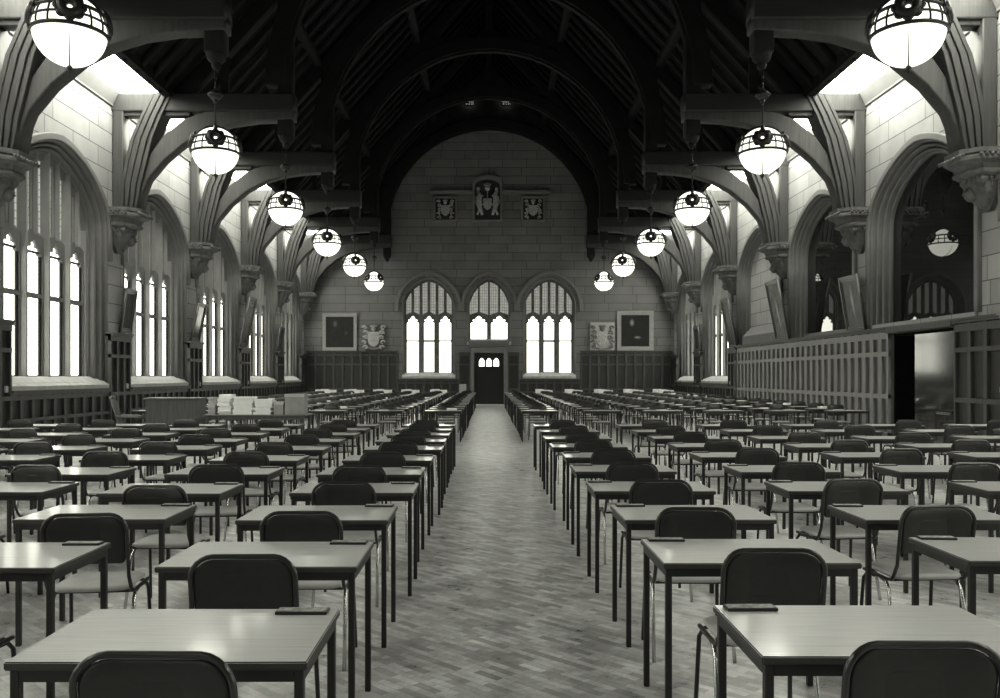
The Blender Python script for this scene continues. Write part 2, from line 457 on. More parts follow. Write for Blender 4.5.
def windows():
    rings = [(2.52, 7.08, 2.41, 7.01, -.02, .26), (2.43, 7.03, 2.34, 6.97, .20, .30), (2.36, 6.98, 2.25, 6.91, .06, .36), (2.27, 6.93, 2.18, 6.87, .30, .42), (2.20, 6.88, 2.08, 6.81, .15, .40), (2.10, 6.83, 2.0, 6.75, .27, .48)]
    rE = [(w0*.92, a0-.06, w1*.92, a1-.06, d0, d1) for w0, a0, w1, a1, d0, d1 in rings]
    hood = (2.66, 7.22, 2.5, 7.05, -.09, .06, 4.6)
    hoodE = (2.45, 7.14, 2.3, 6.98, -.09, .06, 4.6)
    num = [0]
    def put(meshes, loc):
        num[0] += 1
        r = struct(link('window_%d' % num[0], None, None, loc))
        for k, me in meshes.items(): link(k, me, r)
    cache = {}
    for s in (-1, 1):
        for c in BAYS:
            if s > 0 and c in (20.4, 26.4, 32.4): continue
            e = c > 44
            key = (s, e)
            if key not in cache:
                cache[key] = window_meshes(1.84 if e else 2.0, 1.45, 3.42, 4.72, 5.3, 6.7 if e else 6.76, 4, rE if e else rings, 'YZ', s, s*WX, .45, (.35, .49), 'all', 'glass', 'leaded', hoodE if e else hood, .12, 'stone', .22, .11, .25)
            put(cache[key], (0, c, 0))
    # end wall
    fr = [(1.44, 6.96, 1.37, 6.90, -.03, .2), (1.38, 6.91, 1.30, 6.84, .08, .35)]
    ms = window_meshes(1.33, 1.66, 3.48, 4.86, 5.35, 6.86, 3, fr, 'XZ', 1, FY, .32, (.16, .30), 'mid', 'far_glass', 'far_leaded', (1.80, 7.26, 1.62, 7.10, -.17, .04, 5.1), .10, 'stone_dark', .24, .13)
    for s in (-1, 1): put(ms, (s*3.27, 0, 0))
    fr = [(1.19, 6.96, 1.12, 6.90, -.03, .2), (1.13, 6.91, 1.05, 6.84, .08, .35)]
    ms = window_meshes(1.09, 3.48, None, 4.86, 5.35, 6.86, 2, fr, 'XZ', 1, FY, .32, (.16, .30), '', 'far_glass', 'far_leaded', (1.52, 7.26, 1.35, 7.10, -.17, .04, 5.1), .05, 'stone_dark', .24, .10)
    put(ms, (0, 0, 0))
    # arches on the panelled side: two of dark glass, one walled up
    for c in (20.4, 26.4, 32.4):
        base = 2.80 if c < 30 else 2.72
        P = lambda o, h, a, b, bv=0: plate(o, h, WX+a, WX+b, 'YZ', bv)
        rr = [P(arch_band(0, wo, ao, wi, ai, base, 5.3), [], d0, d1, .03) for wo, ao, wi, ai, d0, d1 in rings]
        rr.append(P(arch_band(0, 2.66, 7.22, 2.5, 7.05, 2.88, 5.3), [], -.09, .06, .025))
        num[0] += 1
        r = struct(link('window_%d' % num[0], None, None, (0, c, 0)))
        obj('arch_moulding', merge(*rr), 'stone', r)
        if c < 30:
            obj('glass', P(arch(0, 2.05, base, 5.3, 6.78), [], .36, .40), 'darkglass', r)
            obj('bottom_rail', P([(-2.1, base), (2.1, base), (2.1, base+.14), (-2.1, base+.14)], [], .26, .40, .01), 'counter', r)
        else:
            obj('infill', P(arch(0, 2.1, base-.1, 5.3, 6.84), [], .3, .5), 'stone_side', r)
            bm = bmesh.new()
            q = [(.32, 3.5), (-.02, 3.12), (-.02, 2.7), (.4, 2.7), (.4, 3.5)]
            rows = [[bm.verts.new((WX+d, u, z)) for d, z in q] for u in (-2.02, 2.02)]
            for i in range(5): bm.faces.new((rows[0][i], rows[0][(i+1) % 5], rows[1][(i+1) % 5], rows[1][i]))
            bm.faces.new(rows[0]); bm.faces.new(rows[1][::-1]); bmesh.ops.recalc_face_normals(bm, faces=bm.faces)
            obj('sill', bm, 'stone', r)
    # backing of the wall openings that have no daylight
    # gable vents
    for x in (-1.05, .92):
        num[0] += 1
        r = struct(link('window_%d' % num[0], None, None, (x, TR[-1]-.36, 16.3)))
        obj('glass', bx((-.24, .06, -.34), (.24, .08, .34)), 'glow', r)
        bm = bmesh.new()
        for i in range(6): box(bm, (-.24+i*.09, 0, -.36), (-.24+i*.09+.065, .05, .36))
        for i in range(7): box(bm, (-.26, .0, -.36+i*.105), (.26, .05, -.36+i*.105+.072))
        obj('lattice', bm, 'roof', r)

# ------------------------------------------------------------------ door and panelling
def panelling(a, b, z1, rails, pitch, axis, face, sgn, dep=.12, cap=.09, z0=0.0, hw=.055):
    """board, stiles, rails and a moulded cap; runs from a to b along `axis`, standing proud of `face` towards -sgn"""
    bm = bmesh.new()
    def B(u0, u1, d0, d1, za, zb, mi=1):
        w0, w1 = sorted((face-sgn*d0, face-sgn*d1))
        if axis == 'Y': box(bm, (w0, u0, za), (w1, u1, zb), mi)
        else: box(bm, (u0, w0, za), (u1, w1, zb), mi)
    B(a, b, 0, dep*.5, z0, z1-.04, 0)  # recessed board, coloured darker than the stiles for its shade
    n = max(1, round((b-a)/pitch))
    for i in range(n+1):
        u = a + (b-a)*i/n
        B(max(a, u-hw), min(b, u+hw), dep*.5, dep, z0, z1-.04)
    for z, h in rails: B(a, b, dep*.5, dep*1.04, z-h/2, z+h/2)
    B(a, b, 0, dep+cap*.5, z1-.10, z1-.04, 2); B(a, b, 0, dep+cap, z1-.04, z1, 2)
    B(a, b, dep*.5, dep+.03, z0, z0+.16)
    return bm

def shell_panelling():
    k = [4]; DK = ['dark_board_shade', 'dark_wood', 'dark_wood']
    def put(bm, m):
        k[0] += 1; struct(obj('trim_%d' % k[0], bm, m))
    ends = [BY] + TR
    for s in (-1, 1):
        # low dado under the windows, tall panels on the piers
        for i, c in enumerate(BAYS):
            a, b = ends[i]+.62, ends[i+1]-.62
            if s > 0 and 17 < c < 35: continue
            put(panelling(a, b, 1.26, [(1.1, .10), (.62, .08)], .5, 'Y', s*WX, s), DK)
        for t in TR:
            if s > 0 and 17 < t < 35: continue
            put(panelling(max(BY, t-.64), min(FY, t+.64), 2.72, [(2.56, .12), (2.1, .09), (1.1, .09)], .43, 'Y', s*WX, s, .16), DK)
    put(panelling(21.6, 35.2, 2.78, [(2.58, .16), (2.12, .12), (1.06, .12)], .47, 'Y', WX, 1, .14, .12, 0, .10), ['oak_board_shade', 'oak', 'dark_wood'])
    put(panelling(16.8, 18.55, 2.78, [(2.58, .16), (2.12, .10), (1.06, .10)], .56, 'Y', WX, 1, .14, .12), DK)
    # lintel over the side doorway
    put(bx((WX-.22, 18.55, 2.62), (WX+.05, 21.6, 2.79), .02), 'dark_wood')
    # end wall
    for a, b in ((-9.88, -4.98), (4.98, 9.88), (-1.62, -1.04), (1.04, 1.62)):
        put(panelling(a, b, 2.93 if abs(a) > 2 and abs(b) > 2 else 2.86, [(2.72, .12), (2.2, .10), (.85, .10)], .48, 'X', FY, 1), DK)
    for s in (-1, 1):
        a, b = sorted((s*1.64, s*4.96))
        put(panelling(a, b, 1.40, [(1.2, .1), (.7, .08)], .5, 'X', FY, 1), DK)
    # stone door surround with a pierced band above
    o = [(-1.02, 0), (-1.02, 3.12), (1.02, 3.12), (1.02, 0), (.80, 0), (.80, 2.82), (-.80, 2.82), (-.80, 0)]
    put(plate(o, [], FY-.12, FY+.1, 'XZ', .03), 'stone')
    bm = bx((-1.1, FY-.10, 3.16), (1.1, FY+.02, 3.42), .02)
    for i in range(13):
        x = -.96+i*.16
        b2 = bmesh.new(); ring(b2, (x, FY-.11, 3.29), .055, .018, 'Y', 10, 5); bm = merge(bm, b2)
    put(bm, 'stone')
    put(bx((-.82, FY-.45, 0), (.82, FY+.08, .035), .01), 'paper')
    # end door: two leaves, three pointed lights
    d = struct(link('door_1', None, None, (0, FY+.04, 0)))
    hs = []
    for x in (-.39, 0, .39): hs.append([(x-.145, 2.1), (x-.145, 2.38), (x-.07, 2.50), (x, 2.54), (x+.07, 2.50), (x+.145, 2.38), (x+.145, 2.1)])
    obj('leaf', plate([(-.80, .03), (.80, .03), (.80, 2.84), (-.80, 2.84)], hs, .05, .12, 'XZ'), 'door', d)
    bm = bmesh.new()
    for i in range(9): box(bm, (-.8+i*.195, .02, .04), (-.8+i*.195+.03, .055, 1.98))
    for z in (.12, 1.0, 1.92): box(bm, (-.8, .01, z), (.8, .055, z+.12))
    obj('ledge', bm, 'door', d)
    obj('glass', bx((-.6, .10, 2.05), (.6, .12, 2.58)), 'far_glass', d)
    bm = bmesh.new(); ring(bm, (.1, -.01, 1.05), .05, .012, 'Y', 14, 6); obj('door_handle', bm, 'iron', d)
    # side doorway: dark passage and a polished door standing in it
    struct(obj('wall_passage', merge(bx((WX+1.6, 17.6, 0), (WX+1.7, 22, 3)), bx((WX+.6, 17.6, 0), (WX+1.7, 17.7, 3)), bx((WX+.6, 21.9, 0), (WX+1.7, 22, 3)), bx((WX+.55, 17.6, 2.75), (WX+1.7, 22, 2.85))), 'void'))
    put(merge(bx((WX-.02, 21.48, 0), (WX+.62, 21.549, 2.615)), bx((WX-.02, 18.601, 0), (WX+.62, 18.63, 2.615)), bx((WX+.0, 18.63, 2.56), (WX+.62, 21.48, 2.615))), 'void')  # jamb lining coloured near-black so the reveal reads as shade
    d = struct(link('door_2', None, None, (WX-.04, 0, 0)))
    obj('leaf', bx((-.03, 18.64, .02), (.03, 20.4, 2.55), .01), 'polish', d)
    obj('kick_plate', bx((-.045, 18.8, .72), (-.03, 19.4, .78)), 'chrome', d)
    bm = bmesh.new(); tube(bm, [(-.03, 20.25, 1.02), (-.09, 20.25, 1.02), (-.09, 20.12, 1.02)], .012); ball(bm, (-.03, 20.25, 1.02), .03)
    obj('door_handle', bm, 'chrome', d)

# ------------------------------------------------------------------ roof trusses, corbels
ORD = ['first', 'second', 'third', 'fourth', 'fifth', 'sixth', 'seventh', 'eighth', 'ninth', 'tenth', 'eleventh', 'twelfth', 'thirteenth', 'fourteenth', 'fifteenth', 'sixteenth', 'seventeenth', 'eighteenth', 'nineteenth', 'twentieth']
UNDER = [(9.36, 6.02), (9.30, 6.3), (9.09, 6.82), (8.67, 7.32), (8.12, 7.78), (7.5, 8.10), (6.9, 8.28), (6.2, 8.38), (5.2, 8.42)]
UPPER = [(5.2, 8.7), (7.2, 8.7), (7.57, 8.64), (8.12, 8.44), (8.70, 7.98), (9.15, 7.35), (9.42, 6.6), (9.5, 6.02)]
ST_L = [(9.78, 6.02), (9.77, 6.7), (9.68, 7.25), (9.52, 7.9), (9.26, 8.5), (8.98, 9.10)]
ST_R = [(8.40, 9.10), (8.70, 8.5), (8.94, 7.9), (9.10, 7.3), (9.24, 6.7), (9.36, 6.02)]

def trusses():
    def band(a, b, k0, k1):      # part of the strut between two fractions of its width
        n = len(a); bb = b[::-1]
        L = [(a[i][0]+(bb[i][0]-a[i][0])*k0, a[i][1]) for i in range(n)]
        Rr = [(a[i][0]+(bb[i][0]-a[i][0])*k1, a[i][1]) for i in range(n)]
        return L + Rr[::-1]
    def side(s):
        F = lambda pts: [(s*x, z) for x, z in pts]
        parts = {}
        parts['curved_brace'] = merge(plate(F(UNDER+UPPER), [], -.20, .20, 'XZ', .04))
        parts['strut'] = merge(*[plate(F(band(ST_L, ST_R, a, b)), [], -d, d, 'XZ', .015) for a, b, d in ((0, .17, .29), (.17, .26, .27), (.26, .48, .33), (.48, .56, .29), (.56, .78, .33), (.78, .86, .28), (.86, 1, .30))])
        parts['wall_post'] = plate(F([(WX-.02, 6.03), (9.74, 6.03), (9.74, 8.78), (WX-.02, 8.78)]), [], -.24, .24, 'XZ', .03)
        parts['hammer_beam'] = plate(F([(8.95, 8.62), (5.2, 8.62), (5.2, 9.10), (8.95, 9.10)]), [], -.26, .26, 'XZ', .04)  # inboard length of the beam, its shade put into the darker timber
        parts['hammer_beam_end'] = merge(plate(F([(WX+.02, 8.62), (8.9, 8.62), (8.9, 9.10), (WX+.02, 9.10)]), [], -.25, .25, 'XZ', .04),
                                   plate(F([(WX-.1, 8.52), (8.0, 8.52), (8.0, 8.64), (WX-.1, 8.64)]), [], -.16, .16, 'XZ', .02))  # wall end of the same beam, left in the lighter truss timber
        parts['hammer_post'] = plate(F([(5.25, 8.0), (5.65, 8.0), (5.65, 12.2), (5.25, 12.6)]), [], -.18, .18, 'XZ', .03)
        bm = bmesh.new(); ball(bm, (s*5.45, 0, 7.98), .2, 12, 1, 1, .9); ball(bm, (s*5.45, 0, 7.78), .1, 10); parts['pendant'] = bm
        parts['rafter'] = plate(F([(8.5, 9.05), (0, 18.35), (0, 17.8), (8.0, 9.05)]), [], -.16, .16, 'XZ', .02)
        parts['spandrel_post'] = plate(F([(7.0, 9.1), (7.2, 9.1), (7.2, 10.3), (7.0, 10.5)]), [], -.1, .1)
        return {k: mesh_of(b, k, 'truss' if k in ('curved_brace', 'strut', 'wall_post', 'hammer_beam_end') else 'shaded_beam_timber' if k == 'hammer_beam' else 'arch_timber') for k, b in parts.items()}
    sides = {s: side(s) for s in (-1, 1)}
    n = 40; arc = lambda r: [(r*math.cos(PI*i/n), 9.35+r*math.sin(PI*i/n)) for i in range(n+1)]
    rib = mesh_of(merge(plate(arc(5.98)+arc(5.46)[::-1], [], -.2, .2, 'XZ', .03), plate(arc(5.56)+arc(5.38)[::-1], [], -.12, .12, 'XZ', .02)), 'arch_rib', 'arch_timber')
    col = mesh_of(plate([(-3.2, 14.9), (3.2, 14.9), (2.9, 15.3), (-2.9, 15.3)], [], -.15, .15, 'XZ', .02), 'collar_beam', 'arch_timber')
    king = mesh_of(plate([(-.14, 15.3), (.14, 15.3), (.14, 17.9), (-.14, 17.9)], [], -.12, .12, 'XZ', .02), 'king_post', 'arch_timber')
    far_panel = mesh_of(plate([(8.6, 9.0)] + [(0, 18.5), (-8.6, 9.0), (-5.5, 9.0)] + arc(5.5)[::-1] + [(5.5, 9.0)], [], -.05, .02, 'XZ'), 'spandrel_panel', 'roof')
    vis = [t for t in TR if t > 11]
    for t in TR:
        if t < 11: continue
        i = vis.index(t)
        lab = ('dark hammerbeam roof truss framing the end wall in a round arch' if i == len(vis)-1 else
               'dark hammerbeam roof truss, %s of its row counted back from the end wall' % ORD[len(vis)-1-i])
        r = thing('roof_truss', lab, 'roof truss', (0, t, 0), 0, 'hammerbeam trusses along the hall')
        for s in (-1, 1):
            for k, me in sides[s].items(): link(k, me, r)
        link('arch_rib', rib, r)
        if t > 46: link('spandrel_panel', far_panel, r)
        else: link('collar_beam', col, r); link('king_post', king, r)

def corbels():
    # moulded abacus and carved bracket, built for the wall at x = WX (mirrored for the other)
    def prof(bm, rows):
        prev = None
        for (hw, pr, z) in rows:
            c = .35*pr
            pts = [(WX-.002, -hw), (WX-pr+c, -hw), (WX-pr, -hw+c), (WX-pr, hw-c), (WX-pr+c, hw), (WX-.002, hw)]
            cur = [bm.verts.new((x, y, z)) for x, y in pts]
            if prev:
                for i in range(6): bm.faces.new((prev[i], prev[(i+1) % 6], cur[(i+1) % 6], cur[i]))
            else: bm.faces.new(cur)
            prev = cur
        bm.faces.new(prev[::-1]); bmesh.ops.recalc_face_normals(bm, faces=bm.faces)
    bm = bmesh.new()
    prof(bm, [(.56, .80, 6.02), (.56, .80, 5.93), (.52, .76, 5.91), (.56, .82, 5.86), (.56, .82, 5.80), (.47, .68, 5.74), (.44, .62, 5.64), (.47, .66, 5.60), (.47, .66, 5.55), (.40, .55, 5.50)])
    for i in range(9):
        ball(bm, (WX-.81, -.44+i*.11, 5.88), .042, 8)
    for i in range(5):
        for s in (-1, 1): ball(bm, (WX-.08-i*.11, s*.565, 5.88), .04, 8)
    ab = mesh_of(bm, 'abacus', 'stone_dark')
    bm = bmesh.new(); rr = random.Random(3)
    prof(bm, [(.38, .52, 5.52), (.36, .50, 5.40), (.30, .42, 5.20), (.20, .28, 5.0), (.08, .12, 4.86)])
    ball(bm, (WX-.42, 0, 5.20), .13, 14, 1, .9, 1.2); ball(bm, (WX-.55, 0, 5.18), .035, 8); ball(bm, (WX-.52, .05, 5.25), .03, 8); ball(bm, (WX-.52, -.05, 5.25), .03, 8)
    for i in range(120):
        f = rr.random()**1.2; hw = .39-.31*f; pr = .53-.41*f; z = 5.5-.60*f
        if i % 3: y = rr.uniform(-hw, hw); x = pr*(1-.25*abs(y)/max(hw, .01))+.01
        else: y = rr.choice((-1, 1))*hw; x = rr.uniform(.05, pr*.8)
        ball(bm, (WX-max(x, .10), y, z), rr.uniform(.03, .07), 8, rr.uniform(.6, 1.2), rr.uniform(.7, 1.3), rr.uniform(.7, 1.9))
    ca = mesh_of(bm, 'carving', 'stone_dark')
    flip = {}
    for nm, me in (('abacus', ab), ('carving', ca)):
        b = bmesh.new(); b.from_mesh(me); xf(b, Matrix.Scale(-1, 4, (1, 0, 0))); flip[nm] = mesh_of(b, nm, 'stone_dark')
    vis = [t for t in TR if t > 17]
    for s, sd in ((-1, 'tall-window wall'), (1, 'oak-screen wall')):
        for i, t in enumerate(vis):
            lab = 'carved stone corbel under the truss foot, %s from the end wall, on the %s' % (ORD[len(vis)-1-i], sd)
            r = thing('stone_corbel', lab, 'corbel', (0, t, 0), 0, 'carved corbels on the side walls')
            src = {'abacus': ab, 'carving': ca} if s > 0 else flip
            for k, me in src.items(): link(k, me, r)

# ------------------------------------------------------------------ globe lamps
def lamps():
    ra = .455
    bm = bmesh.new(); ball(bm, (0, 0, 0), ra, 40); globe = mesh_of(bm, 'globe', 'globe')
    bm = bmesh.new()
    for z in (-.05, .09, .22):
        ring(bm, (0, 0, z), math.sqrt(ra*ra-z*z)+.012, 0.026 if z != .09 else .017, 'Z', 48, 6)
    for k in range(8):
        a = PI/2*(k//2) + math.radians((33, 57)[k % 2])
        pts = []
        for z in (-.05, .03, .12, .22):
            q = math.sqrt(ra*ra-z*z)+.008; pts.append((q*math.cos(a), q*math.sin(a), z))
        tube(bm, pts, .015, 6)
    for k in range(4):
        a = 2*PI*k/4
        pts = []
        for i in range(9):
            b = PI/2*(.28+.72*i/8); pts.append(((ra+.01)*math.sin(PI/2-b)*math.cos(a), (ra+.01)*math.sin(PI/2-b)*math.sin(a), (ra+.01)*math.sin(b)))
        tube(bm, pts, [.034+.02*i/8 for i in range(9)], 6)
    cage = mesh_of(bm, 'cage', 'iron')
    bm = bmesh.new()        # one rosette, facing +X at the origin
    for k in range(8):
        a = 2*PI*k/8; ball(bm, (0, .112*math.cos(a), .112*math.sin(a)), .058, 10, .35)
    b2 = bmesh.new(); ring(b2, (0, 0, 0), .082, .056, 'Z', 24, 8); xf(b2, Matrix.Rotation(PI/2, 4, 'Y')); bm = merge(bm, b2)
    tube(bm, [(0, 0, .11), (0, 0, .17)], .02, 6)
    ros = mesh_of(bm, 'rosette', 'iron')
    bm = bmesh.new(); tube(bm, [(0, 0, -ra-.02), (0, 0, -ra-.10)], [.03, .008], 8); ball(bm, (0, 0, -ra-.03), .04, 10)
    tube(bm, [(ra+.006, 0, -.02)] and [((ra+.004)*math.cos(b), 0, -(ra+.004)*math.sin(b)) for b in [PI/2*i/10 for i in range(2, 11)]], [.004+.008*i/8 for i in range(9)], 6)
    fin = mesh_of(bm, 'finial', 'iron')
    bm = bmesh.new(); tube(bm, [(0, 0, ra-.02), (0, 0, 1.62)], .014, 6)
    for i in range(9):
        ring(bm, (0, 0, ra+.12+i*.11), .028, .009, 'Y' if i % 2 else 'Z', 10, 5)
    stem = mesh_of(bm, 'chain', 'iron')
    bm = bmesh.new(); ball(bm, (0, 0, 1.12), .13, 14, 1, 1, .8); ring(bm, (0, 0, 1.12), .13, .025, 'Z', 20, 6); ball(bm, (0, 0, 1.00), .05, 8)
    boss = mesh_of(bm, 'boss', 'iron')
    ys = [11.35, 17.4, 23.4, 29.4, 35.4, 41.4]
    for s, sd in ((-1, 'tall-window side'), (1, 'oak-screen side')):
        for i, y in enumerate(ys):
            k = len(ys)-1-i
            lab = 'glowing iron-banded globe lamp, %s, %s' % (sd, 'hung beside the end wall' if k == 0 else ('sixth from end, cut by the top edge' if i == 0 else '%s counted from the end wall' % ORD[k]))
            a = -PI/2 - s*math.atan(5.47/y) + (.75 if i == 5 else (-.10*s if i == 4 else 0))
            r = thing('pendant_globe_lamp', lab, 'lamp', (s*5.47, y, 6.07), a, 'globe lamps in two rows')
            link('globe', globe, r); link('cage', cage, r); link('finial', fin, r); ch = link('chain', stem, r); link('boss', boss, ch)
            for q in range(4):
                b = PI/2*q; o = link('rosette', ros, r, (.435*math.cos(b), .435*math.sin(b), .155), (0, -.25, b)); o.scale = (1.2, 1.2, 1.2)

# ------------------------------------------------------------------ desks, chairs
def grid_round(bm, w, d, r, z0, z1, dish=0.0, seg=5):
    """rounded-corner slab"""
    pts = []
    for cx, cy, a0 in ((w/2-r, d/2-r, 0), (-w/2+r, d/2-r, PI/2), (-w/2+r, -d/2+r, PI), (w/2-r, -d/2+r, 1.5*PI)):
        for i in range(seg+1):
            a = a0+PI/2*i/seg; pts.append((cx+r*math.cos(a), cy+r*math.sin(a)))
    lv = []
    for k, z in ((.95, z1), (1, z1-.008), (1, z0+.008), (.96, z0)): lv.append([bm.verts.new((x*k, y*k, z)) for x, y in pts])
    n = len(pts)
    for a, b in zip(lv, lv[1:]):
        for i in range(n): bm.faces.new((a[i], a[(i+1) % n], b[(i+1) % n], b[i])).smooth = True
    c = bm.verts.new((0, 0, z1-dish)); mid = [bm.verts.new((x*.6, y*.6, z1-dish*.8)) for x, y in pts]
    for i in range(n):
        bm.faces.new((lv[0][i], mid[i], mid[(i+1) % n], lv[0][(i+1) % n])).smooth = True
        bm.faces.new((mid[i], c, mid[(i+1) % n])).smooth = True
    bm.faces.new(lv[-1])
    bmesh.ops.recalc_face_normals(bm, faces=bm.faces)

DW, DD, DH = .88, .58, .74
def desk_parts():
    out = []
    bm = bx((-DW/2, -DD/2, DH-.026), (DW/2, DD/2, DH), .004, 2)
    for f in bm.faces: f.material_index = 0 if f.normal.z > .5 else 1
    out.append(('desk_top', bm, ['desk_top', 'desk_edge'], (0, 0, 0)))
    t = .028; x, y = DW/2-.012, DD/2-.012; z0, z1 = DH-.062, DH-.0262
    bm = bmesh.new()
    box(bm, (-x+t, -y, z0), (x-t, -y+t, z1)); box(bm, (-x+t, y-t, z0), (x-t, y, z1))
    box(bm, (-x, -y+t, z0), (-x+t, y-t, z1)); box(bm, (x-t, -y+t, z0), (x, y-t, z1))
    out.append(('apron', bm, ['steel'], (0, 0, 0)))
    leg = bx((0, 0, 0), (t, t, DH-.0262), .003, 1)
    me = mesh_of(leg, 'leg', 'steel')
    return out, [(me, (lx, ly, 0)) for lx in (-x, x-t) for ly in (-y, y-t)]

def chair_parts():
    out = []
    bm = bmesh.new(); grid_round(bm, .40, .39, .07, .432, .458, .010)
    out.append(('seat', bm, ['seat']))
    # backrest panel: rounded, slightly curved, leaning back
    def bp(x, z, d): return Vector((x, -.195 - (z-.45)*.16 + .035*(abs(x)/.2)**2*-1 + .03 + d, z))
    bm = bmesh.new(); W, z0, z1, r = .198, .585, .835, .075
    outl = []
    for cx, cz, a0, rr in ((W-r, z1-r, 0, r), (-W+r, z1-r, PI/2, r), (-W+.03, z0+.03, PI, .03), (W-.03, z0+.03, 1.5*PI, .03)):
        for i in range(7):
            a = a0+PI/2*i/6; outl.append((cx+rr*math.cos(a), cz+rr*math.sin(a)))
    n = len(outl); ctr = (0, (z0+z1)/2)
    fr = [[bm.verts.new(bp(ctr[0]+(x-ctr[0])*k, ctr[1]+(z-ctr[1])*k, d)) for x, z in outl] for k, d in ((.5, -.011), (.94, -.011), (1, -.004), (1, .004), (.94, .011), (.5, .011))]
    for a, b in zip(fr, fr[1:]):
        for i in range(n): bm.faces.new((a[i], a[(i+1) % n], b[(i+1) % n], b[i])).smooth = True
    bm.faces.new(fr[0][::-1]); bm.faces.new(fr[-1]); bmesh.ops.recalc_face_normals(bm, faces=bm.faces)
    out.append(('backrest', bm, ['back']))
    # tube hoop round the back, running down and forward under the seat
    bm = bmesh.new(); pts = []
    e = .012
    side = [(W+e, .16, .42), (W+e, 0, .420), (W+e, -.10, .420), (W+e, -.155, .428), (W+e, -.178, .455)]
    pts += [Vector(p) for p in side]
    for z in (.52, .60, .70): pts.append(bp(W+e, z, 0)*1.0)
    for i in range(7):
        a = PI/2*i/6; pts.append(bp(W-r+(r+e)*math.cos(a), z1-r+(r+e)*math.sin(a), 0))
    full = pts + [Vector((-p.x, p.y, p.z)) for p in pts[::-1]]
    tube(bm, full, .0105, 8)
    out.append(('back_frame', bm, ['rim']))
    bm = bmesh.new()
    tube(bm, [(-W, .13, .42), (W, .13, .42)], .009, 6); tube(bm, [(-W, -.12, .418), (W, -.12, .418)], .009, 6)
    for s in (-1, 1): tube(bm, [(s*.15, -.12, .419), (s*.15, .13, .421)], .008, 6)
    out.append(('seat_frame', bm, ['steel']))
    legs = []
    for s in (-1, 1):
        for pts in ([(s*.205, .02, .415), (s*.207, .12, .41), (s*.21, .165, .37), (s*.215, .185, .18), (s*.22, .20, 0)],
                    [(s*.205, -.02, .412), (s*.207, -.09, .40), (s*.21, -.125, .36), (s*.215, -.17, .18), (s*.22, -.215, 0)]):
            bm = bmesh.new(); tube(bm, pts, .0105, 8)
            m = 'steel' if pts[0][1] > 0 else 'chrome'
            legs.append(mesh_of(bm, 'leg', m))
    return out, legs

